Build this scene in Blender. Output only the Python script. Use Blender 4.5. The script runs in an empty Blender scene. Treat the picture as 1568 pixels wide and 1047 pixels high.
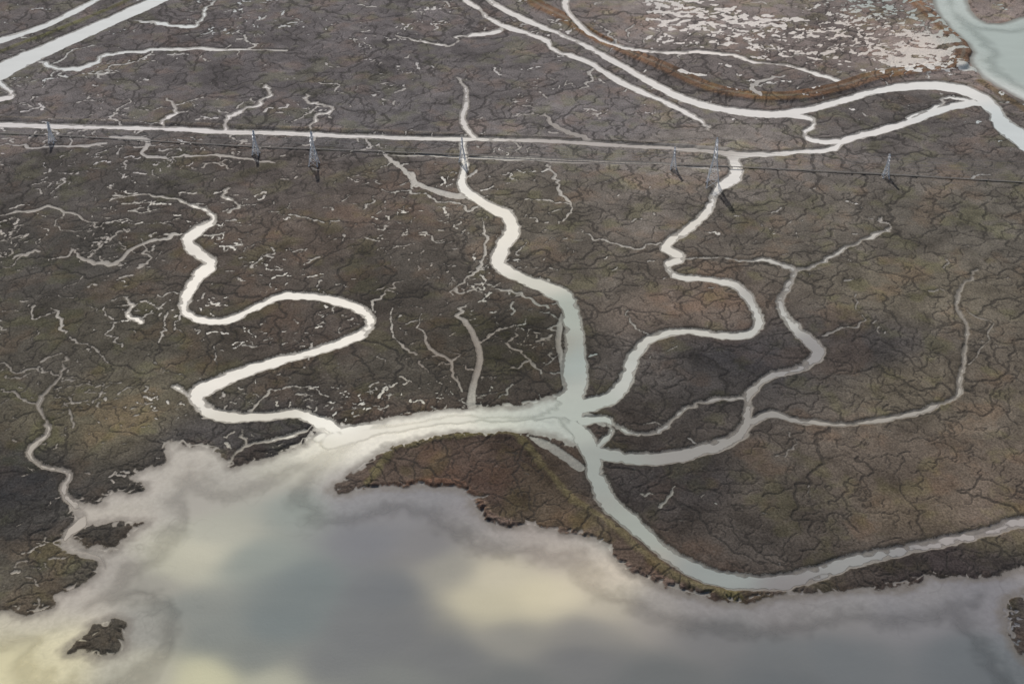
import bpy, math, random, time
import numpy as np
from mathutils import Vector
T0=time.time()
random.seed(7); rng=np.random.default_rng(11)
f32=np.float32
# ------------------------------------------------------------ camera model (survey of the plan)
H=650.0; PITCH=math.radians(35); FPX=1892.7
cp,sp=math.cos(PITCH),math.sin(PITCH)
def g(x,y):
    nx=(x-784)/FPX; ny=(523.5-y)/FPX
    t=H/(sp-ny*cp)
    return (nx*t, t*(cp+ny*sp))
def proj(X,Y):
    d=Y*cp+H*sp; v=Y*sp-H*cp
    return (784+FPX*X/d, 523.5-FPX*v/d)
def srgb(c):
    c=np.asarray(c,dtype=float)/255.
    return np.where(c<=0.04045,c/12.92,((c+0.055)/1.055)**2.4)
# ------------------------------------------------------------ traced features
W=[ # water channels (x,y,width)
[(175,298,2),(255,300,5),(290,312,7),(318,322,9),(326,336,14),(300,352,17),(288,370,19),(305,388,20),(322,402,20),(300,425,20),(285,455,18),(283,475,16),(305,488,13),(345,490,11),(390,470,11),(430,453,11),(480,453,12),(530,463,15),(564,482,18),(560,505,17),(520,525,13),(450,545,14),(380,565,18),(330,585,22),(304,602,27),(310,622,23),(345,636,17),(400,636,14),(450,632,16),(490,645,24),(520,665,34)],
[(700,118,5),(712,132,8),(714,155,10),(708,180,9),(716,198,10),(728,212,8)],
[(708,218,8),(712,250,13),(710,285,16),(745,312,15),(775,328,20),(784,352,23),(768,380,24),(765,405,22),(800,425,17),(840,440,21),(868,460,26),(878,500,31),(880,550,34),(880,595,40),(862,622,34)],
[(1120,232,20),(1125,250,20),(1125,270,22),(1098,290,13),(1086,318,14),(1060,345,14),(1026,368,14),(1022,380,16),(1042,393,14),(1022,406,13),(1038,422,10),(1090,427,10),(1130,438,14),(1155,468,17),(1162,492,18),(1145,511,13),(1100,512,11),(1050,506,11),(1000,515,14),(972,542,19),(960,575,23),(940,605,22),(890,622,24)],
[(1042,395,4),(1100,394,4),(1160,396,5),(1200,405,7),(1217,415,9),(1206,438,12),(1195,470,16),(1222,505,16),(1252,535,22),(1232,560,15),(1180,575,14),(1150,600,15),(1145,628,17),(1143,650,22),(1120,673,22),(1060,692,20),(1000,701,18),(945,698,20),(905,688,22)],
[(1345,332,2),(1355,346,4),(1330,362,5),(1290,385,5),(1250,406,6),(1217,414,7)],
[(1500,413,3),(1485,432,5),(1462,465,7),(1480,495,8),(1478,540,8),(1470,580,9),(1465,605,9),(1420,625,7),(1350,642,8),(1280,648,8),(1220,642,11),(1180,632,13),(1148,645,15)],
[(1140,608,6),(1080,612,5),(1045,625,7),(1025,648,8),(1000,661,8),(965,661,8),(945,650,7),(925,640,10),(895,642,14)],
[(930,640,8),(935,660,8),(920,678,10),(910,690,10)],
[(845,628,30),(868,648,30),(895,672,28),(908,700,28),(912,725,27),(935,770,31),(975,805,28),(1020,845,26),(1080,878,26),(1150,892,25),(1220,885,25),(1300,860,23),(1400,838,21),(1500,815,19),(1568,797,19),(1760,745,20),(1950,700,20)],
[(105,545,2),(85,580,6),(60,620,8),(76,655,8),(45,690,11),(65,712,9),(105,722,11),(98,755,13),(130,788,17),(100,822,13),(112,838,8),(150,848,10),(168,880,16)],
[(510,672,40),(600,655,28),(700,640,24),(800,640,24),(870,630,34)],
[(-300,183,9),(0,190,8),(240,196,7),(450,205,7),(700,212,7),(900,218,7),(1080,230,8),(1125,235,11),(1200,234,7),(1270,228,9),(1300,212,13),(1380,190,11),(1440,168,12),(1490,155,12)],
[(690,-60,9),(750,0,9),(800,28,8),(850,48,7),(920,82,8),(1000,127,11),(1060,155,13),(1130,170,11),(1200,173,12),(1280,156,11),(1350,137,12),(1430,130,14),(1490,142,17),(1520,165,24),(1550,200,30),(1640,260,34),(1760,340,40)],
[(670,-50,6),(715,0,6),(760,32,6),(830,60,8),(850,76,6),(905,98,6),(960,130,10),(1030,160,8),(1070,182,7),(1088,198,4)],
[(885,-50,12),(868,-8,12),(868,15,11),(900,48,8),(945,70,7),(1000,78,5),(1090,80,5),(1150,90,4),(1210,102,5),(1280,122,6)],
[(1195,172,9),(1240,181,9),(1245,192,8),(1232,205,8),(1250,215,8),(1290,216,9)],
[(1390,180,5),(1440,160,5),(1460,148,4),(1500,158,5)],
[(-300,230,30),(-60,130,26),(0,107,24),(60,80,20),(150,40,17),(250,-5,16),(340,-50,16)],
[(-100,98,10),(0,62,10),(80,34,9),(155,-6,8),(210,-40,8)],
[(-10,118,10),(8,133,9),(18,145,6),(-5,152,5)],
[(60,95,5),(110,105,6),(145,96,7),(160,83,6),(220,78,4),(310,74,4),(440,74,2)],
[(200,30,4),(250,35,5),(295,40,5),(312,18,5),(330,0,4),(345,-20,3)],
[(405,130,5),(412,140,5),(400,155,4),(370,170,3),(345,182,7),(345,198,8)],
[(468,143,4),(478,157,4),(508,165,4),(482,180,4),(478,203,3)],
[(255,150,3),(268,170,4),(245,184,5),(245,197,6)],
[(600,50,2),(640,62,3),(690,68,4),(702,55,4),(765,47,6),(772,35,4)],
[(345,286,4),(348,300,6),(364,312,5),(352,325,3)],
[(188,455,4),(202,466,7),(194,480,8),(214,493,6)],
[(268,590,7),(290,603,7)],
[(345,706,4),(372,684,5),(420,674,5),(468,658,6)],[(368,658,5),(374,680,5)],
]
M=[ # muddy gullies
[(718,462,3),(705,480,6),(718,500,8),(735,545,10),(722,600,12),(722,622,15)],
[(572,228,4),(610,252,6),(635,278,7),(680,296,8),(708,300,8)],
[(590,237,3),(720,242,4),(860,246,5),(1000,250,4),(1100,262,3)],
[(740,335,4),(746,370,5),(738,400,5),(715,425,3),(690,450,2)],
[(836,172,6),(842,190,6),(870,203,5),(915,216,5)],
[(835,252,3),(850,272,4),(856,290,4),(875,322,4),(850,340,2)],
[(812,668,10),(850,688,14),(888,715,14)],
[(860,480,9),(855,520,9),(862,560,10),(868,600,12)],
[(170,208,6),(226,214,8),(220,235,6),(250,243,4)],
[(1040,746,3),(1010,775,5)],
[(900,215,5),(1000,222,6),(1110,230,12)],
[(1470,470,2),(1520,500,2),(1490,560,2)],
[(1165,150,9),(1155,130,6),(1200,115,3)],
[(0,330,3),(70,318,3),(150,340,2)],[(20,395,4),(60,385,3)],
[(1205,655,2),(1215,680,2),(1190,700,2)],
[(105,625,5),(112,655,4)],
[(1300,445,2),(1325,485,2),(1300,500,2),(1258,512,3)],
[(880,350,2),(910,366,2),(980,378,2),(1018,372,2)],
[(958,475,2),(975,500,2),(990,514,3)],
[(560,475,3),(590,450,2),(620,430,2)],
[(112,378,4),(128,395,6),(150,402,6),(180,400,5),(215,374,5),(250,364,4),(278,358,3)],
[(640,480,3),(655,520,4),(690,560,4),(700,600,4)],[(600,470,2),(610,520,3),(640,540,3)],
[(770,520,3),(800,540,4),(830,570,4)],[(760,440,3),(800,452,3),(840,470,3)],
[(590,240,3),(625,262,4),(640,285,4)],
[(215,365,3),(232,395,3),(215,410,3)],
[(80,470,3),(95,490,5),(100,510,3)],
[(880,634,14),(905,638,12),(925,650,7)],
[(0,222,3),(60,226,3),(160,222,3)],[(255,243,3),(330,238,3),(420,250,3)],
]
BAY=[(0,930),(40,938),(78,928),(88,908),(125,893),(147,878),(152,860),(140,850),(110,848),(88,842),(92,822),(118,806),(122,795),(112,785),(105,770),(125,762),(150,768),(158,758),(178,752),(215,752),(222,742),(198,735),(205,722),(235,708),(255,702),(246,685),(262,670),(285,684),(318,682),(330,695),(352,705),(345,718),(380,706),(420,692),(455,682),(482,665),(478,650),(500,640),(520,652),(560,645),(620,632),(690,622),(740,619),(800,620),(850,606),(876,600),(885,640),(895,668),(876,680),(850,668),(830,664),(780,662),(740,660),(690,662),(640,670),(590,685),(560,705),(535,725),(512,742),(512,753),(528,755),(560,745),(620,738),(690,742),(718,756),(732,785),(752,802),(775,803),(800,798),(850,810),(900,816),(935,838),(955,872),(1000,886),(1040,902),(1100,915),(1135,922),(1165,908),(1250,908),(1350,897),(1398,892),(1420,874),(1450,880),(1490,884),(1530,876),(1568,868),(1800,850)]
BAYW=[g(*p) for p in BAY]
BAYW=[(-25000,BAYW[0][1]-200),(-1200,BAYW[0][1]-60),g(-150,945)]+BAYW+[(1500,BAYW[-1][1]-60),(25000,BAYW[-1][1]-400),(25000,-9000),(-25000,-9000)]
ISL=[[(108,806),(150,800),(190,796),(224,797),(212,806),(192,822),(175,848),(150,838),(128,832),(112,822)],
[(95,1000),(125,975),(150,952),(185,944),(196,955),(188,972),(192,992),(160,1004),(128,992)],
[(1532,925),(1568,905),(1660,890),(1700,1040),(1620,1040),(1572,1008),(1545,968)]]
RIV=[(1405,-120),(1428,10),(1450,40),(1492,75),(1483,92),(1512,125),(1560,150),(1700,220),(1950,330),(2100,120),(1700,20),(1568,22),(1540,36),(1505,34),(1480,10),(1475,-120)]
LEV=[([(-150,135),(0,80),(100,42),(190,4),(260,-36)],8,(82,79,60)),
([(730,-82),(803,-6),(866,30),(920,62),(1008,100),(1100,139),(1200,149),(1280,136),(1350,116),(1466,100)],21,(99,77,60)),
([(1466,100),(1474,75),(1436,35),(1385,-10),(1340,-60)],18,(99,77,60)),
([(1500,125),(1540,150),(1620,200)],9,(92,79,62)),
([(565,738),(590,700),(610,683),(700,667),(785,666),(812,690)],4,(94,88,62)),
([(812,690),(850,735),(880,765),(935,803),(1000,858),(1060,893),(1130,913)],4,(92,85,62)),
([(740,772),(760,796),(850,812),(905,820),(950,862),(1040,900)],4,(104,88,78)),
([(570,745),(690,738),(728,765),(740,790)],4,(98,78,66)),
([(0,180),(300,190),(700,206),(1060,222)],2.5,(100,93,84)),
]
WC=[(60,960,180,172,153),(250,720,166,159,146),(300,760,160,154,143),(180,880,156,149,138),(100,925,174,165,152),(190,780,170,162,148),(190,745,174,166,154),  # water and mud colours: silt plus painted sky/cloud reflections and glint
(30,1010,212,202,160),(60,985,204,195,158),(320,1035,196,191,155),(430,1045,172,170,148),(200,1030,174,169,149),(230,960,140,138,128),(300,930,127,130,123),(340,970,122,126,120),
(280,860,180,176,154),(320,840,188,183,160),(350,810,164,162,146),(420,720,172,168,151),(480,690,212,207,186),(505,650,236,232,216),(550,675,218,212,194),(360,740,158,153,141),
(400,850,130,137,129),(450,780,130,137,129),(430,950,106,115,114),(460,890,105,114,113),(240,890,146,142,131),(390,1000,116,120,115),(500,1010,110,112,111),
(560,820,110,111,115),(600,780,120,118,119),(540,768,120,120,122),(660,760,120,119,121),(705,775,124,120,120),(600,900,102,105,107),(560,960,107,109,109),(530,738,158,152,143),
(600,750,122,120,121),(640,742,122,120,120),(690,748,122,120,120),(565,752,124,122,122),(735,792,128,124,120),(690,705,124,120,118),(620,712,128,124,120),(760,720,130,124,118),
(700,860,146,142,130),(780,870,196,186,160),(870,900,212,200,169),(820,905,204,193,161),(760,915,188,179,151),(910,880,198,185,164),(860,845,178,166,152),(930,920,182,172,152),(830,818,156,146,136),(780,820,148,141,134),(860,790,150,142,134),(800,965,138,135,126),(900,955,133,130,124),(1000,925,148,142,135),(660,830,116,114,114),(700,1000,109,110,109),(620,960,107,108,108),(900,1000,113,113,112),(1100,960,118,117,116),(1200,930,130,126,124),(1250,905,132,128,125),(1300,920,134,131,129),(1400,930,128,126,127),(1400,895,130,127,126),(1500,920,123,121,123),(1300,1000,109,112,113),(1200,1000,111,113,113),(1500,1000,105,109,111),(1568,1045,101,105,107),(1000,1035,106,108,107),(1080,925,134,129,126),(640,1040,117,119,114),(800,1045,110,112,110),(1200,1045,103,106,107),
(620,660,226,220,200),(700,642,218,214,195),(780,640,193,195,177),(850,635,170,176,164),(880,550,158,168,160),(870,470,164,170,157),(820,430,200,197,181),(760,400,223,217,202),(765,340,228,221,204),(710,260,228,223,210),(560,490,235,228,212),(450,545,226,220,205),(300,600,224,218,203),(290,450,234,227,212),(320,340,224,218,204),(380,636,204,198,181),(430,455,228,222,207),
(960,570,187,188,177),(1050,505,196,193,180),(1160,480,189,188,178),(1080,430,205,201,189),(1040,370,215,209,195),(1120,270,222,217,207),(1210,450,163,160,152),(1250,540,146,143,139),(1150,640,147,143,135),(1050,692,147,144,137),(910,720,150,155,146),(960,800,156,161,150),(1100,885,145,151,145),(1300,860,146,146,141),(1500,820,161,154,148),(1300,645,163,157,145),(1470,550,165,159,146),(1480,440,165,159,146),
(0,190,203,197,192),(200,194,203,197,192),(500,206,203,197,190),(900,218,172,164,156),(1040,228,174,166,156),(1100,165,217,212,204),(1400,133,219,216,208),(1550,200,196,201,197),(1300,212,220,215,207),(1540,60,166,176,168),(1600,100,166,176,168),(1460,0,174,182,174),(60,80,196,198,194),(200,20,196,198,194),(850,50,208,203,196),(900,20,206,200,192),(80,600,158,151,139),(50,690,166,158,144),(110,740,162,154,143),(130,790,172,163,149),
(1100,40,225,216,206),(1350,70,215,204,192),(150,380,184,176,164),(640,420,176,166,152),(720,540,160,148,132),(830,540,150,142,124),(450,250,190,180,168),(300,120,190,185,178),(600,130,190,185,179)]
TC=[(100,150,88,82,80),(400,110,86,80,79),(600,60,88,82,81),(550,180,86,81,80),(800,120,90,84,82),(950,190,96,90,88),(1150,120,90,82,78),(1250,40,98,88,83),(1400,70,132,116,106),(1080,30,112,102,96),(1300,75,106,94,88),(1350,170,82,76,72),(200,280,73,68,63),(80,400,69,65,59),(450,280,80,72,66),(450,370,82,71,61),(550,320,90,79,70),(600,420,71,65,57),(400,430,74,66,58),(180,520,71,66,55),(150,620,80,74,57),(200,645,89,81,61),(60,560,69,64,55),(500,500,74,65,57),(640,560,65,60,51),(820,520,61,56,47),(820,330,85,78,66),(950,320,91,83,74),(920,420,87,79,68),(1060,470,92,79,67),(1080,570,64,60,57),(1010,560,76,70,64),(1150,540,54,52,53),(1330,540,64,60,58),(1300,360,85,78,68),(1400,440,90,82,67),(1500,350,83,77,67),(1400,580,90,81,65),(1520,600,83,74,62),(1350,700,80,70,59),(1200,740,71,64,55),(1050,740,54,50,48),(980,745,52,48,46),(1150,830,66,60,54),(1250,800,75,67,58),(1480,730,88,76,63),(1400,780,88,76,60),(1540,780,92,79,66),(700,700,80,64,53),(640,690,84,70,58),(760,740,64,50,43),(830,740,70,59,45),(880,790,80,68,52),(960,840,82,67,55),(1100,905,72,58,48),(1450,872,54,47,46),(40,800,60,57,53),(60,870,76,70,58),(170,820,54,50,44),(30,740,48,47,47),(150,970,66,61,51),(400,670,54,51,49),(300,670,64,60,57),(1040,220,104,96,88),(1560,880,54,49,46)]  # marsh tint; paler far haze and dark cloud-shadow patches painted in
# ------------------------------------------------------------ fan grid
def geo(a,n,r,s0):
    out=[];v=a;s=s0
    for i in range(n):
        v+=s; s*=r; out.append(v)
    return out
rows_img=np.linspace(1120,-70,880)
Yc=np.array([g(784,y)[1] for y in rows_img])
lo=geo(0,28,1.32,2.0); Yb=Yc[0]-np.array(lo)[::-1]
hi=geo(0,34,1.27,5.0); Yt=Yc[-1]+np.array(hi)
Y=np.concatenate([Yb,Yc,Yt])
uc=np.linspace(-0.5,0.5,1160); e=np.array(geo(0,36,1.30,0.001))
U=np.concatenate([(-0.5-e)[::-1],uc,0.5+e])
S=np.maximum(Y,400)*cp+H*sp
NY,NU=len(Y),len(U)
X2=(S[:,None]*U[None,:]).astype(f32); Y2=np.repeat(Y[:,None],NU,1).astype(f32)
tab=[rng.random((256,256)).astype(f32) for _ in range(4)]
def vn(x,y,sc,k=0):
    x=x/sc+17.3*k;y=y/sc+5.1*k
    xi=np.floor(x);yi=np.floor(y);fx=(x-xi).astype(f32);fy=(y-yi).astype(f32)
    fx=fx*fx*(3-2*fx);fy=fy*fy*(3-2*fy)
    xi=xi.astype(np.int32)&255;yi=yi.astype(np.int32)&255
    x1=(xi+1)&255;y1=(yi+1)&255;t=tab[k%4]
    return ((t[yi,xi]*(1-fx)+t[yi,x1]*fx)*(1-fy)+(t[y1,xi]*(1-fx)+t[y1,x1]*fx)*fy)*2-1
def fbm(x,y,sc,k,o=4,r=.55):
    a=1;s=0;t=0
    for i in range(o):
        s=s+a*vn(x*.8+y*.6,y*.8-x*.6,sc,k+i);t+=a;a*=r;sc/=2.1;x,y=x*.8+y*.6,y*.8-x*.6
    return s/t
n20=vn(X2,Y2,22,0); n8=vn(X2,Y2,8,1); n3=vn(X2,Y2,3.1,2); n60=vn(X2,Y2,70,3)
def segs(D,P,R_extra):
    for (x0,y0,h0),(x1,y1,h1) in zip(P[:-1],P[1:]):
        R=max(h0,h1)+R_extra
        ya,yb=min(y0,y1)-R,max(y0,y1)+R
        j0=np.searchsorted(Y,ya);j1=np.searchsorted(Y,yb)
        if j1<=j0: continue
        xa,xb=min(x0,x1)-R,max(x0,x1)+R
        sa,sb=S[j0],S[j1-1]
        c0=np.searchsorted(U,min(xa/sa,xa/sb));c1=np.searchsorted(U,max(xb/sa,xb/sb))
        if c1<=c0: continue
        xs=X2[j0:j1,c0:c1];ys=Y2[j0:j1,c0:c1]
        dx,dy=x1-x0,y1-y0;L=dx*dx+dy*dy+1e-9
        t=np.clip(((xs-x0)*dx+(ys-y0)*dy)/L,0,1)
        d=np.hypot(xs-(x0+t*dx),ys-(y0+t*dy))-(h0+t*(h1-h0))
        np.minimum(D[j0:j1,c0:c1],d,out=D[j0:j1,c0:c1])
def smooth(P,n=8):
    P=np.array(P,float);Q=np.vstack([2*P[0]-P[1],P,2*P[-1]-P[-2]]);out=[]
    for i in range(1,len(Q)-2):
        a,b,c,d=Q[i-1:i+3]
        for k in range(n):
            t=k/n
            out.append(0.5*((2*b)+(-a+c)*t+(2*a-5*b+4*c-d)*t*t+(-a+3*b-3*c+d)*t**3))
    out.append(Q[-2]);return np.array(out)
def toworld(P,mud=False):
    P=smooth(P);out=[];o1=o2=0.
    n_=len(P)
    for i,p in enumerate(P):
        a=P[max(i-1,0)];b=P[min(i+1,n_-1)]
        d=b[:2]-a[:2];L=np.hypot(*d)+1e-9;n=np.array([-d[1],d[0]])/L
        w=max(p[2],1.2)/2
        c=np.array(g(*p[:2]));q=np.array(g(*(p[:2]+n*w)));r=np.array(g(*(p[:2]+d/L)))
        t=r-c;t/=np.hypot(*t);v=q-c
        hw=abs(v[0]*t[1]-v[1]*t[0])
        s=scl(*c)
        o1=o1*.6+random.gauss(0,1);o2=o2*.6+random.gauss(0,1)
        small=np.clip((9-p[2])/6,0.0,1)
        amp=(.15+1.9*small)*s
        hw*=1+(.07+.2*small)*o2*.7
        if mud or P[0][2]<5: hw*=min(1,.35+i/n_*4)
        nn=np.array([-t[1],t[0]])
        c=c+nn*o1*amp
        out.append((c[0],c[1],max(hw,.35*s)))
    return out
def scl(x,y): return (y*cp+H*sp)/1150.0
BIG=60.0
Dch=np.full((NY,NU),BIG,f32);Dm=np.full((NY,NU),BIG,f32);Dc=np.full((NY,NU),BIG,f32);Dp=np.full((NY,NU),BIG,f32)
chan_world=[toworld(c) for c in W]; mud_world=[toworld(c,True) for c in M]
for P in chan_world: segs(Dch,P,16)
for P in mud_world: segs(Dm,P,8)
def polyd(P,xs,ys,full=True):
    D=np.full(xs.shape,1e9,f32);ins=np.zeros(xs.shape,bool)
    n=len(P)
    for i in range(n):
        x0,y0=P[i];x1,y1=P[(i+1)%n];dx,dy=x1-x0,y1-y0
        L=dx*dx+dy*dy+1e-9
        t=np.clip(((xs-x0)*dx+(ys-y0)*dy)/L,0,1)
        if full: D=np.minimum(D,(xs-(x0+t*dx))**2+(ys-(y0+t*dy))**2)
        if abs(dy)>1e-9:
            c=((y0>ys)!=(y1>ys))&(xs<(x1-x0)*(ys-y0)/(y1-y0)+x0);ins^=c
    D=np.sqrt(D);return np.where(ins,-D,D)
def sm2(P):
    Q=[]
    for i in range(len(P)):
        a,b=P[i],P[(i+1)%len(P)];Q+= [(a[0]*.75+b[0]*.25,a[1]*.75+b[1]*.25),(a[0]*.25+b[0]*.75,a[1]*.25+b[1]*.75)]
    return Q
Db=polyd(sm2(BAYW),X2,Y2)
islw=[[g(*p) for p in I] for I in ISL]
for I in islw:
    Db=np.maximum(Db,-polyd(sm2(I),X2,Y2))
rivw=[g(*p) for p in RIV]
Dr=polyd(sm2(rivw),X2,Y2)
print('sdf',time.time()-T0)
# ------------------------------------------------------------ random dendritic creeks
CS=2.5;OX,OY=-1150,440;ONX,ONY=930,630
occ=np.zeros((ONY,ONX),bool)
gx,gy=np.meshgrid(OX+CS*(np.arange(ONX)+.5),OY+CS*(np.arange(ONY)+.5))
occ|=polyd(BAYW,gx,gy,False)<0
for I in islw: occ&=~(polyd(I,gx,gy,False)<0)
occ|=polyd(rivw,gx,gy,False)<0
def mark(x,y,r):
    i0=int((y-r-OY)/CS);i1=int((y+r-OY)/CS)+1;k0=int((x-r-OX)/CS);k1=int((x+r-OX)/CS)+1
    occ[max(i0,0):max(i1,0),max(k0,0):max(k1,0)]=True
for P in chan_world+mud_world:
    for a,b in zip(P[:-1],P[1:]):
        L=math.hypot(a[0]-b[0],a[1]-b[1]);n=max(1,int(L/3))
        for k in range(n):
            t=k/n;mark(a[0]+(b[0]-a[0])*t,a[1]+(b[1]-a[1])*t,a[2]+.6)
occ0=occ.copy()
def isocc(x,y,o=None):
    i=int((y-OY)/CS);k=int((x-OX)/CS)
    if i<0 or k<0 or i>=ONY or k>=ONX: return True
    return bool((occ if o is None else o)[i,k])
def dens(ix,iy):
    if iy<190: d=.5 if ix<1000 else .4
    elif iy<300 and ix<700: d=1.0
    elif ix<870 and iy<640: d=.75
    elif ix<250: d=.35
    elif iy>600: d=.04
    else: d=.09
    for cx,cy,r in ((660,560,120),(800,500,90),(60,420,140),(560,330,70),(680,400,90),(220,220,100),(150,300,100)):
        if math.hypot(ix-cx,(iy-cy)*1.5)<r: d=1.5
    return d
def walk(x,y,h,nst,step,curl,ign,o=None,drift=.11):
    pts=[(x,y)];w=0
    for i in range(nst):
        w=w*0.72+random.gauss(0,curl); h+=random.gauss(0,drift)
        x+=math.cos(h+w)*step;y+=math.sin(h+w)*step
        if i>=ign and isocc(x,y,o):
            pts.append((x,y));break
        pts.append((x,y))
    return pts
creeks=[];pool=[];light=[]
def addc(pts,w0,w1,lp=.22):
    n=len(pts)
    if n<5: return
    s=scl(*pts[0]);j=[random.uniform(.75,1.25) for _ in pts]
    c=[(p[0],p[1],(w0+(w1-w0)*i/n)*s*j[i]) for i,p in enumerate(pts)]
    creeks.append(c)
    if random.random()<lp*dens(*proj(*pts[0])): light.append([(p[0],p[1],p[2]*random.uniform(.6,1.5)) for p in c[:max(3,int(n*random.uniform(.3,.8)))]])
    for p in pts: mark(p[0],p[1],1.25)
    for i in range(2,n-1,2):
        h=math.atan2(pts[i+1][1]-pts[i][1],pts[i+1][0]-pts[i][0]);pool.append((pts[i][0],pts[i][1],h))
def banks(per,nmin,nmax,w0,w1,curl,lp):
    for P in chan_world+mud_world:
        for a,b in zip(P[:-1],P[1:]):
            L=math.hypot(a[0]-b[0],a[1]-b[1])
            for _ in range(int(L/per+random.random())):
                t=random.random();sd=random.choice((-1,1));h=math.atan2(b[1]-a[1],b[0]-a[0])+sd*1.57
                x=a[0]+(b[0]-a[0])*t+math.cos(h)*(a[2]+.5);y=a[1]+(b[1]-a[1])*t+math.sin(h)*(a[2]+.5)
                s=scl(x,y);addc(walk(x,y,h+random.gauss(0,.4),random.randint(nmin,nmax),2.0*s,curl,3),w0,w1,lp)
banks(75,50,130,1.3,.45,.52,.5)     # larger tributaries first
for it in range(480):
    yy=random.uniform(460,1960);xx=random.uniform(-1,1)*.47*(yy*cp+H*sp)
    if isocc(xx,yy): continue
    s=scl(xx,yy);addc(walk(xx,yy,random.uniform(0,6.28),random.randint(40,110),1.9*s,.52,0),1.0,.4,.5)
banks(22,12,50,.8,.35,.48,.3)
for P in [BAYW[8:-6]]:
    for a,b in zip(P[:-1],P[1:]):
        L=math.hypot(a[0]-b[0],a[1]-b[1])
        for _ in range(int(L/14+random.random())):
            t=random.random();h=math.atan2(b[1]-a[1],b[0]-a[0])+1.57
            x=a[0]+(b[0]-a[0])*t;y=a[1]+(b[1]-a[1])*t
            s=scl(x,y);addc(walk(x,y,h+random.gauss(0,.4),random.randint(8,30),2.2*s,.4,3),.7,.35)
for it in range(10500):
    if random.random()<.62 and pool:
        x,y,h=random.choice(pool);h+=random.choice((-1,1))*random.uniform(.6,1.4);ign=3
    else:
        yy=random.uniform(460,1960);xx=random.uniform(-1,1)*.47*(yy*cp+H*sp);x,y=xx,yy
        if isocc(x,y): continue
        h=random.uniform(0,6.28);ign=0
    s=scl(x,y);addc(walk(x,y,h,random.randint(8,46),1.8*s,.5,ign),random.uniform(.28,.58),.2,.17)
print('creeks',len(creeks),sum(map(len,creeks)),len(light),time.time()-T0)
for c in creeks: segs(Dc,c,1.6*scl(c[0][0],c[0][1]))
for c in light: segs(Dm,c,2*scl(c[0][0],c[0][1]))
pans=0
for it in range(14000):
    yy=random.uniform(460,1980);xx=random.uniform(-1,1)*.47*(yy*cp+H*sp)
    ix,iy=proj(xx,yy);d=dens(ix,iy)*np.clip(.18+2.0*float(vn(np.array([xx]),np.array([yy]),45,2)[0]),.02,1.5)
    if random.random()>d or isocc(xx,yy,occ0): continue
    s=scl(xx,yy)
    big=random.random()<.28
    n=random.randint(4,14) if big else random.randint(1,5)
    pts=walk(xx,yy,random.choice((0,3.14))+random.gauss(0,.7),n,1.6*s,.55,0,occ0)
    w=random.uniform(.35,.95)*(1.45 if big else .9)
    segs(Dp if random.random()<.45 else Dm,[(p[0],p[1],s*w*random.uniform(.3,1.4)) for p in pts],2.5*s);pans+=1
# salt pans, upper right
for it in range(800):
    ix=random.uniform(985,1460);iy=random.uniform(-5,112)
    if iy>60+ (ix-985)*.12+random.gauss(0,12): continue
    if iy<24 and 1130<ix<1260: continue
    x,y=g(ix,iy);k=1.7 if (ix>1350 and iy>50) or (ix<1180 and iy<40) else .9
    if isocc(x,y,occ0): continue
    pts=walk(x,y,random.gauss(0,.6),random.randint(2,6),4,.5,0,occ0)
    segs(Dp,[(p[0],p[1],random.uniform(.3,3.4)*k) for p in pts],8)
for (ix,iy,w) in ((1060,112,12),(1420,78,24),(1390,90,18),(1440,62,20),(1350,82,10),(1500,104,20)):
    x,y=g(ix,iy);segs(Dp,[(x-w,y,w*.6),(x+w,y-6,w*.45)],10)
for it in range(26):
    x,y=g(random.uniform(1535,1560),random.uniform(930,1000));segs(Dp,[(x,y,random.uniform(.4,1.6)),(x+random.gauss(0,3),y+random.gauss(0,3),.5)],4)
print('pans',pans,time.time()-T0)
# ------------------------------------------------------------ perturb and profile
k1=np.clip(scl(0,Y2),.6,2).astype(f32)
Dchp=Dch+n8*1.2+n3*.8+n20*.9
gull=np.abs(vn(X2,Y2,11,2)+.5*vn(X2,Y2,5,1))
Dbp=Db+n20*2.5+n8*2.2+n3*1.5-np.where(Db>0,np.clip(.22-gull,0,1)*30*np.clip(1-Db/18,0,1),0)
Drp=Dr+n20*2+n8
Dbr=np.minimum(Dbp,Drp)
Dw=np.minimum(Dchp,Dbr)
def ss(a,b,x):
    t=np.clip((x-a)/(b-a),0,1);return t*t*(3-2*t)
zm=0.22*n8+0.16*n3+0.2*n20
def field(C,s,pw,wx_,wy_):
    acc=np.zeros((NY,NU,3),f32);ws=np.zeros((NY,NU),f32)
    wq=fbm(X2,Y2,90,2,3)
    xw=X2+n60*6+wq*wx_;yw=Y2+wq*wy_
    for (ix,iy,r,gg,b) in C:
        x,y=g(ix,iy);lin=srgb((r,gg,b)).astype(f32)
        k=scl(x,y);w=1/((.75*(xw-x)**2+1.25*(yw-y)**2)/k/k+s*s)**pw
        ws+=w
        for q in range(3): acc[...,q]+=w*lin[q]
    return acc/ws[...,None]
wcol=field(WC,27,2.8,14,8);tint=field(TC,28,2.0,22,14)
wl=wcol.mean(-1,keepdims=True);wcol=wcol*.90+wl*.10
bayd=ss(-3,-20,Dbp)*ss(770,710,Y2)
stx=fbm(X2*.45+n20*5,Y2*1.6+n8*3,24,1,4,.6);fr1=np.abs(fbm(X2+4*vn(X2,Y2,12,1),Y2+4*vn(X2,Y2,12,2),34,0,3,.55))
near=ss(-75,-10,Dbp)*(Db<0)
wcol*=(1+.055*stx+.03*fbm(X2,Y2,5,2,3)*near)[...,None]
wcol*=(1-.14*ss(.035,.006,fr1)*near*ss(-.1,.3,n60+.4*n20))[...,None]
wcol*=1-bayd[...,None]*np.array([.03,.02,.03],f32)
lum=tint.mean(-1,keepdims=True);tint=tint*.74+lum*.26
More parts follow.
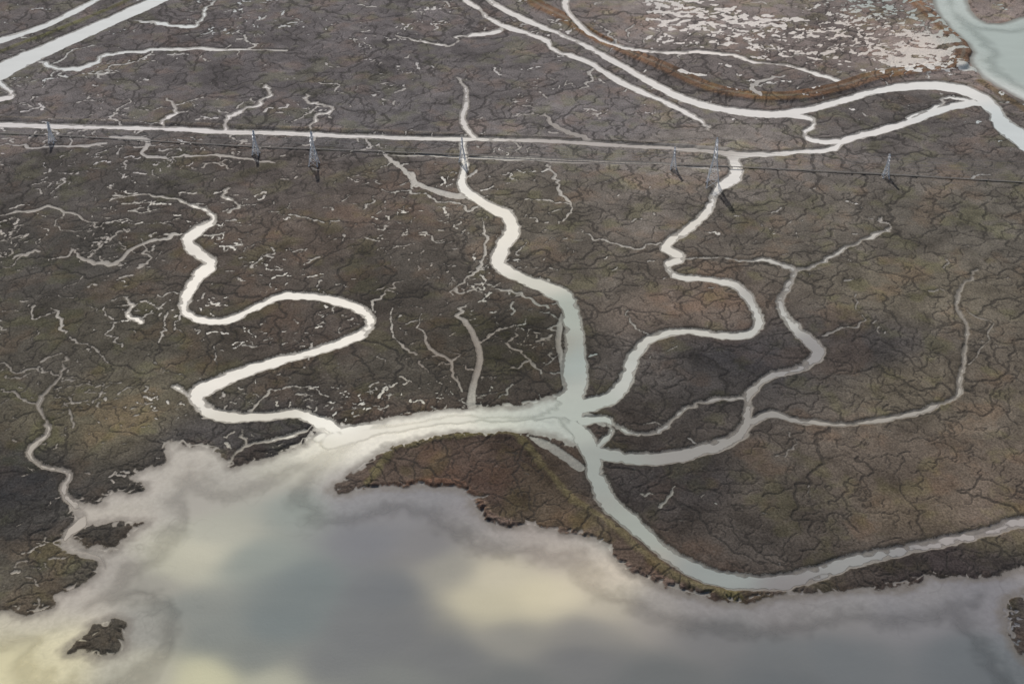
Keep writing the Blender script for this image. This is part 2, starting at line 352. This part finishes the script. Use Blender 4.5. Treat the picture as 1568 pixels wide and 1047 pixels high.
for P,hw,col in LEV:
    Q=smooth([(a,b,1) for a,b in P]);Dl=np.full((NY,NU),BIG,f32)
    segs(Dl,[(*g(p[0],p[1]),hw*.6) for p in Q],12)
    m=ss(3,-1,Dl+n8*2+n3*1.2)[...,None]*.7
    if hw>=8: m=m*.4+.6*ss(1,-1,Dl)[...,None]
    tint=tint*(1-m)+srgb(col).astype(f32)*m*(1+.2*n3[...,None])
    if hw>=10:
        mt=ss(-hw*.6+3.2,-hw*.6+1.6,Dl)[...,None]*.65;tint=tint*(1-mt)+np.array([.15,.13,.105],f32)*mt
    zm=zm+ss(5,-1,Dl)*(1.3 if hw<10 else 2.6)
# vegetation mottling
midn=fbm(X2,Y2,13,0,4,.6);lown=fbm(X2+n20*6,Y2,60,2,3);hu=fbm(X2,Y2,30,1,4,.5);hg=fbm(X2,Y2,24,3,3)
dry=fbm(X2,Y2,6,2,3,.7);big=fbm(X2+n60*20,Y2,150,1,3)
V=(1+.28*midn+.18*dry)*(1+.32*lown)*(1+.20*big)*1.38
tint*=V[...,None]
tint*=1+ss(.05,.5,hu)[...,None]*np.array([.12,.02,-.05],f32)
tint*=1+ss(.05,.5,hg)[...,None]*np.array([.03,.07,-.10],f32)
tint*=1-ss(-.15,-.5,hu)[...,None]*.22
wx=X2+5*vn(X2,Y2,9,0)+2*n3;wy=Y2+5*vn(X2,Y2,9,3)+2*vn(X2,Y2,4,1)
ra=np.abs(fbm(wx,wy,26,3,2));rb=np.abs(fbm(wx,wy,15,1,2))
rl=np.maximum(ss(.04,.010,ra/k1*1.0),ss(.05,.012,rb/k1)*ss(0,.2,lown))
tint*=(1-.15*rl)[...,None]
tint=np.maximum(tint,.014)
bw=2.2*ss(-.3,.7,n60+.6*n20)*ss(-2,-7,Dch)+.8*ss(-.2,.6,n20)*ss(-1,-4,Dch)
Dz=Dchp+bw
zc=np.interp(Dz,[-12,-5,-2.2,-.3,.6,2],[-3.4,-2.5,-1.72,-1.15,-.35,0]).astype(f32)
zc=np.where(Dchp>0,zc,np.minimum(zc,-1.0))
zb=np.interp(Dbr,[-500,-150,-70,-30,-8,-.6,1.2,5],[-6,-3,-2.1,-1.65,-1.42,-1.2,-.75,0]).astype(f32)
inb=ss(0,-10,Dbr)
zcs=np.interp(Dz,[-25,2],[-2.6,-1.2]).astype(f32)
zc=zc*(1-inb)+np.minimum(zb,zcs)*inb
flat=ss(-1,-6,Dbr)
zb=zb+flat*(.06*n20+.03*n8+.02*stx)
dc=Dc/k1
bx=ss(1150,1350,Y2)*ss(120,220,X2)
dm=Dm+n3*.5
dp=Dp+n3*.45+bx*(fbm(X2,Y2,8,1,4,.75)*7+.3)
dmp=np.minimum(dm,dp)
zcr=-0.75*ss(.5,-.4,dc); zmu=-0.95*ss(.9,-1.2,dmp)*(1-.8*bx)
edge=ss(0,2,Dw)
Z=np.minimum(zc,zb)+zm*edge
Z=np.maximum(Z+np.minimum(zcr,zmu)*edge, np.where(Dw>0,-1.3,-9))
WL=-1.5
def build(name,idxmask=None,Zv=None,attrs={},cols={}):
    me=bpy.data.meshes.new(name)
    ii=np.arange(NY*NU,dtype=np.int32).reshape(NY,NU)
    q=np.stack([ii[:-1,:-1],ii[:-1,1:],ii[1:,1:],ii[1:,:-1]],-1).reshape(-1,4)
    co=np.stack([X2,Y2,Zv],-1).reshape(-1,3).astype(f32)
    sel=None
    if idxmask is not None:
        fm=(idxmask[:-1,:-1]|idxmask[:-1,1:]|idxmask[1:,1:]|idxmask[1:,:-1]).reshape(-1)
        q=q[fm];used=np.zeros(NY*NU,bool);used[q.reshape(-1)]=True
        remap=np.cumsum(used)-1;q=remap[q].astype(np.int32);co=co[used];sel=used
    nv,nf=len(co),len(q)
    me.vertices.add(nv);me.vertices.foreach_set('co',co.reshape(-1))
    me.loops.add(nf*4);me.loops.foreach_set('vertex_index',q.reshape(-1))
    me.polygons.add(nf);me.polygons.foreach_set('loop_start',np.arange(0,nf*4,4,dtype=np.int32))
    try: me.polygons.foreach_set('loop_total',np.full(nf,4,np.int32))
    except Exception: pass
    me.update(calc_edges=True)
    me.polygons.foreach_set('use_smooth',np.ones(nf,bool))
    for k,v in attrs.items():
        a=me.attributes.new(k,'FLOAT','POINT');d=v.reshape(-1).astype(f32);a.data.foreach_set('value',d if sel is None else np.ascontiguousarray(d[sel]))
    for k,v in cols.items():
        a=me.attributes.new(k,'FLOAT_COLOR','POINT');d=np.ones((NY*NU,4),f32);d[:,:3]=v.reshape(-1,3)
        if sel is not None: d=d[sel]
        a.data.foreach_set('color',np.ascontiguousarray(d).reshape(-1))
    ob=bpy.data.objects.new(name,me);bpy.context.scene.collection.objects.link(ob)
    return ob
mid01=(midn*.5+.5)
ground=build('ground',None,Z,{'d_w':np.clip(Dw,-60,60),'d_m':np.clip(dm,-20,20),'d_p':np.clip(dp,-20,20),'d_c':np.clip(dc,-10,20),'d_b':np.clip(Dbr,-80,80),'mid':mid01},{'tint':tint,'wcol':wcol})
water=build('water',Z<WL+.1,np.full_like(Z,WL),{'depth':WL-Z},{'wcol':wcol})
print('mesh',time.time()-T0)
# ------------------------------------------------------------ materials
class N:
    def __init__(s,name):
        s.m=bpy.data.materials.new(name);s.m.use_nodes=True;s.t=s.m.node_tree;s.t.nodes.clear()
        s.out=s.t.nodes.new('ShaderNodeOutputMaterial')
    def n(s,ty,**k):
        x=s.t.nodes.new(ty)
        for a,b in k.items(): setattr(x,a,b)
        return x
    def put(s,v,sock):
        if isinstance(v,(int,float)): sock.default_value=v
        elif isinstance(v,tuple): sock.default_value=v
        else: s.t.links.new(v,sock)
    def math(s,op,a,b=0.0,c=None,clamp=False):
        x=s.n('ShaderNodeMath',operation=op,use_clamp=clamp);s.put(a,x.inputs[0]);s.put(b,x.inputs[1])
        if c is not None: s.put(c,x.inputs[2])
        return x.outputs[0]
    def ss(s,v,a,b,o0=0.0,o1=1.0):
        x=s.n('ShaderNodeMapRange',interpolation_type='SMOOTHSTEP');s.put(v,x.inputs[0])
        if a>b: a,b,o0,o1=b,a,o1,o0
        for i,q in enumerate((a,b,o0,o1)): x.inputs[i+1].default_value=q
        return x.outputs[0]
    def mix(s,f,a,b,bt='MIX'):
        x=s.n('ShaderNodeMix',data_type='RGBA',blend_type=bt);s.put(f,x.inputs[0]);s.put(a,x.inputs[6]);s.put(b,x.inputs[7]);return x.outputs[2]
    def scale(s,c,f):
        x=s.n('ShaderNodeVectorMath',operation='SCALE');s.put(c,x.inputs[0]);s.put(f,x.inputs[3]);return x.outputs[0]
    def attr(s,nm,col=False):
        x=s.n('ShaderNodeAttribute',attribute_name=nm);return x.outputs['Color'] if col else x.outputs['Fac']
    def noise(s,sc,det=2,rough=.5,dist=0,vec=None,w=None):
        x=s.n('ShaderNodeTexNoise',noise_dimensions='2D');x.inputs['Scale'].default_value=sc;x.inputs['Detail'].default_value=det;x.inputs['Roughness'].default_value=rough;x.inputs['Distortion'].default_value=dist
        s.t.links.new(vec if vec is not None else s.pos,x.inputs['Vector']);return x.outputs['Fac']
G=N('marsh_ground_mat')
geo_=G.n('ShaderNodeNewGeometry');G.pos=geo_.outputs['Position']
dw,dmn,dpn,dcn,db,mid=G.attr('d_w'),G.attr('d_m'),G.attr('d_p'),G.attr('d_c'),G.attr('d_b'),G.attr('mid')
tn,wc=G.attr('tint',True),G.attr('wcol',True)
fine=G.noise(.5,4,.72)
marsh=G.scale(tn,G.ss(fine,.28,.74,.66,1.36))
spk=G.noise(.30,3,.6,.5)
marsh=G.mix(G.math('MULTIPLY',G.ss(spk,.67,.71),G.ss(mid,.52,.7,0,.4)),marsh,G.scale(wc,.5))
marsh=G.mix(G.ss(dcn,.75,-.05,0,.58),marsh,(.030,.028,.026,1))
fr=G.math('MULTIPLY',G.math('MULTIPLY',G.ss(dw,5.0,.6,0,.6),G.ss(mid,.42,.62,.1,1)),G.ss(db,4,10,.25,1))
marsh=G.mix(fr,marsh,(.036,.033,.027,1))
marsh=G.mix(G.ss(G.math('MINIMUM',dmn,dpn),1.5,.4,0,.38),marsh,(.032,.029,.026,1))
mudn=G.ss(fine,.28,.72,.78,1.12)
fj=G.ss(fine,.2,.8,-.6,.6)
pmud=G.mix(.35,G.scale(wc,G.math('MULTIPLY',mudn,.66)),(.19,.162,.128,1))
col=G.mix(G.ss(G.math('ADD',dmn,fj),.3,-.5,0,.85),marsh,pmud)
col=G.mix(G.ss(G.math('ADD',dpn,fj),.25,-.4,0,.9),col,G.scale(wc,G.math('MULTIPLY',mudn,.92)))  # pools and salt pans; sky glint on pools painted as pale colour
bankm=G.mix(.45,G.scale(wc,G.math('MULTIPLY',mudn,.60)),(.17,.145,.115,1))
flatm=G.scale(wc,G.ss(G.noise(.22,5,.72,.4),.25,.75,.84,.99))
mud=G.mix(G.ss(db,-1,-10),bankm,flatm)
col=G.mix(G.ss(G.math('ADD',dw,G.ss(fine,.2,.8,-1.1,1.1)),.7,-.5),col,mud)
b=G.n('ShaderNodeBsdfPrincipled');G.t.links.new(col,b.inputs['Base Color'])
wet=G.ss(G.math('MINIMUM',dw,dmn),.5,-1)
G.t.links.new(G.math('SUBTRACT',.95,G.math('MULTIPLY',wet,.4)),b.inputs['Roughness'])
G.t.links.new(G.math('ADD',.04,G.math('MULTIPLY',wet,.06)),b.inputs['Specular IOR Level'])
bp=G.n('ShaderNodeBump');bp.inputs['Distance'].default_value=1.0
G.t.links.new(fine,bp.inputs['Height'])
G.t.links.new(G.math('MULTIPLY',G.math('SUBTRACT',1.1,wet),.5),bp.inputs['Strength']);G.t.links.new(bp.outputs[0],b.inputs['Normal'])
G.t.links.new(b.outputs[0],G.out.inputs[0]);ground.data.materials.append(G.m)
Wm=N('turbid_painted_glint_water_mat')  # silty water whose base colour also holds painted reflections and glare
gg=Wm.n('ShaderNodeNewGeometry');Wm.pos=gg.outputs['Position']
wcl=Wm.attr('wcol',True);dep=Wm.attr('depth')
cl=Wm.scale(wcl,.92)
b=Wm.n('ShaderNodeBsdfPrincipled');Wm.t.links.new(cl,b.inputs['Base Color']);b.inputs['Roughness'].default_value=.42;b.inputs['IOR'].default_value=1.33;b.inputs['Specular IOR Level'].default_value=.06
bp=Wm.n('ShaderNodeBump');bp.inputs['Distance'].default_value=.18;bp.inputs['Strength'].default_value=.45;Wm.t.links.new(Wm.noise(.40,4,.65),bp.inputs['Height']);Wm.t.links.new(bp.outputs[0],b.inputs['Normal'])
tr=Wm.n('ShaderNodeBsdfTransparent');mx=Wm.n('ShaderNodeMixShader')
Wm.t.links.new(Wm.ss(dep,0,.3),mx.inputs[0]);Wm.t.links.new(tr.outputs[0],mx.inputs[1]);Wm.t.links.new(b.outputs[0],mx.inputs[2])
Wm.t.links.new(mx.outputs[0],Wm.out.inputs[0]);water.data.materials.append(Wm.m)
def plain(name,c,r,met=0,var=.2):
    K=N(name);gq=K.n('ShaderNodeNewGeometry');K.pos=gq.outputs['Position']
    b=K.n('ShaderNodeBsdfPrincipled');K.t.links.new(K.scale((c[0],c[1],c[2]),K.ss(K.noise(.6,3),.3,.7,1-var,1+var)),b.inputs['Base Color'])
    b.inputs['Roughness'].default_value=r;b.inputs['Metallic'].default_value=met;K.t.links.new(b.outputs[0],K.out.inputs[0]);return K.m
steel=plain('galvanised_steel_mat',(.80,.80,.80),.4,0,.08);wood=plain('weathered_wood_mat',(.16,.15,.135),.85);wire=plain('conductor_mat',(.25,.25,.25),.6,.3)
# ------------------------------------------------------------ towers
def beams(name,B,mat):
    V=[];F=[]
    for a,b,w in B:
        a=Vector(a);b=Vector(b);d=(b-a).normalized();u=d.cross(Vector((0,0,1)));
        if u.length<.05:u=d.cross(Vector((1,0,0)))
        u.normalize();v=d.cross(u);o=len(V)
        for p in (a,b):
            for s1,s2 in ((-1,-1),(1,-1),(1,1),(-1,1)): V.append(p+u*s1*w/2+v*s2*w/2)
        F+=[(o,o+1,o+2,o+3),(o+7,o+6,o+5,o+4)]+[(o+i,o+4+i,o+4+(i+1)%4,o+(i+1)%4) for i in range(4)]
    me=bpy.data.meshes.new(name);me.from_pydata(V,[],F);me.materials.append(mat);ob=bpy.data.objects.new(name,me);bpy.context.scene.collection.objects.link(ob);return ob
def tower(ix,iy,itop,ang):
    x,y=g(ix,iy);t=y*cp+H*sp
    h=(iy-itop)/FPX*t/ (math.cos(math.atan2(H,y)))
    def hw(z): return np.interp(z,[0,.55,1],[.12,.038,.014])*h
    lv=[0,.17,.32,.45,.55,.63,.71,.79,.87,.95]
    B=[];C=((-1,-1),(1,-1),(1,1),(-1,1))
    for l0,l1 in zip(lv[:-1],lv[1:]):
        a0,a1=hw(l0),hw(l1);wd=.6 if l0<.5 else .5
        for i,(cx,cy) in enumerate(C):
            nx_,ny_=C[(i+1)%4]
            B.append(((cx*a0,cy*a0,l0*h),(cx*a1,cy*a1,l1*h),wd))
            B.append(((cx*a0,cy*a0,l0*h),(nx_*a1,ny_*a1,l1*h),.24));B.append(((nx_*a0,ny_*a0,l0*h),(cx*a1,cy*a1,l1*h),.24))
            if l0>0:B.append(((cx*a0,cy*a0,l0*h),(nx_*a0,ny_*a0,l0*h),.2))
    a=hw(.95)
    for cx,cy in C: B.append(((cx*a,cy*a,.95*h),(0,0,h),.4))
    att=[]
    for l,r in ((.63,.17),(.76,.20),(.88,.15)):
        for sd in (-1,1):
            tip=(0,sd*r*h,l*h+.01*h);w=hw(l);w2=hw(l+.05)
            for cx in (-1,1):
                B.append(((cx*w,sd*w,l*h),tip,.42));B.append(((cx*w2,sd*w2,(l+.05)*h),tip,.34))
            B.append((tip,(0,tip[1],tip[2]-.05*h),.22));att.append((0,tip[1],tip[2]-.05*h))
    for cx,cy in C: B.append(((cx*hw(0),cy*hw(0),-1.0),(cx*hw(0),cy*hw(0),.5),.9))
    ob=beams('transmission_tower',B,steel);ob.location=(x,y,0);ob.rotation_euler=(0,0,ang)
    ca,sa=math.cos(ang),math.sin(ang)
    return [(x-p[1]*sa,y+p[1]*ca,p[2]) for p in att]+[(x,y,h)]
def line(Ts,ang,wr):
    A=[tower(*t,ang) for t in Ts];cu=bpy.data.curves.new('power_line','CURVE');cu.dimensions='3D';cu.bevel_depth=wr;cu.bevel_resolution=0
    for p,q in zip(A[:-1],A[1:]):
        for a,b in zip(p,q):
            s=cu.splines.new('POLY');s.points.add(16);L=math.dist(a,b)
            for i in range(17):
                t=i/16;s.points[i].co=(a[0]+(b[0]-a[0])*t,a[1]+(b[1]-a[1])*t,a[2]+(b[2]-a[2])*t-4*t*(1-t)*L*.022,1)
    cu.materials.append(wire);ob=bpy.data.objects.new('power_line',cu);bpy.context.scene.collection.objects.link(ob)
def lang(a,b):
    p,q=g(*a),g(*b);return math.atan2(q[1]-p[1],q[0]-p[0])
line([(-240,206,174),(80,218,187),(392,236,200),(708,247,211),(1031,258,225),(1356,271,236),(1690,284,248)],lang((80,218),(1356,271)),.07)
line([(-130,229,182),(481,252,202),(1091,284,213),(1720,318,250)],lang((481,252),(1091,284)),.07)
def boardwalk(P):
    B=[];pts=[g(*p) for p in P]
    for a,b in zip(pts[:-1],pts[1:]):
        L=math.dist(a,b);n=int(L/6);dx,dy=(b[0]-a[0])/L,(b[1]-a[1])/L;nx,ny=-dy,dx
        B.append(((a[0],a[1],.75),(b[0],b[1],.75),.3))
        for o in (-.7,-.25,.2,.65): B.append(((a[0]+nx*o,a[1]+ny*o,1.05),(b[0]+nx*o,b[1]+ny*o,1.05),.3))
        for i in range(n+1):
            t=i/max(n,1);px,py=a[0]+(b[0]-a[0])*t,a[1]+(b[1]-a[1])*t
            for o in (-.85,.85): B.append(((px+nx*o,py+ny*o,-2),(px+nx*o,py+ny*o,.85),.22))
    beams('boardwalk',B,wood)
boardwalk([(-250,196),(80,208),(392,226),(708,238),(1031,252),(1356,268),(1700,288)])
# ------------------------------------------------------------ light, camera
EL=math.radians(42);AZ=math.radians(-14)
Sd=Vector((math.sin(AZ)*math.cos(EL),math.cos(AZ)*math.cos(EL),math.sin(EL)))
l=bpy.data.lights.new('sun','SUN');l.energy=3.6;l.angle=math.radians(.6);l.color=(1,.965,.92)
lo_=bpy.data.objects.new('sun',l);lo_.rotation_euler=Sd.to_track_quat('Z','Y').to_euler();lo_.location=(0,800,900);bpy.context.scene.collection.objects.link(lo_)
w=bpy.data.worlds.new('World');bpy.context.scene.world=w;w.use_nodes=True;nt=w.node_tree
sk=nt.nodes.new('ShaderNodeTexSky');sk.sky_type='NISHITA';sk.sun_disc=False;sk.sun_elevation=EL;sk.sun_rotation=AZ;sk.dust_density=2.5
bg=nt.nodes['Background'];bg.inputs[1].default_value=.09;nt.links.new(sk.outputs[0],bg.inputs[0])
cam=bpy.data.cameras.new('camera');co=bpy.data.objects.new('camera',cam);bpy.context.scene.collection.objects.link(co)
cam.sensor_width=36;cam.lens=36*FPX/1568;cam.clip_end=80000;cam.clip_start=1
co.location=(0,0,H);co.rotation_euler=(math.radians(90)-PITCH,0,0);bpy.context.scene.camera=co
sc=bpy.context.scene;sc.view_settings.view_transform='Standard';sc.view_settings.look='None';sc.view_settings.exposure=0
print('done',time.time()-T0)
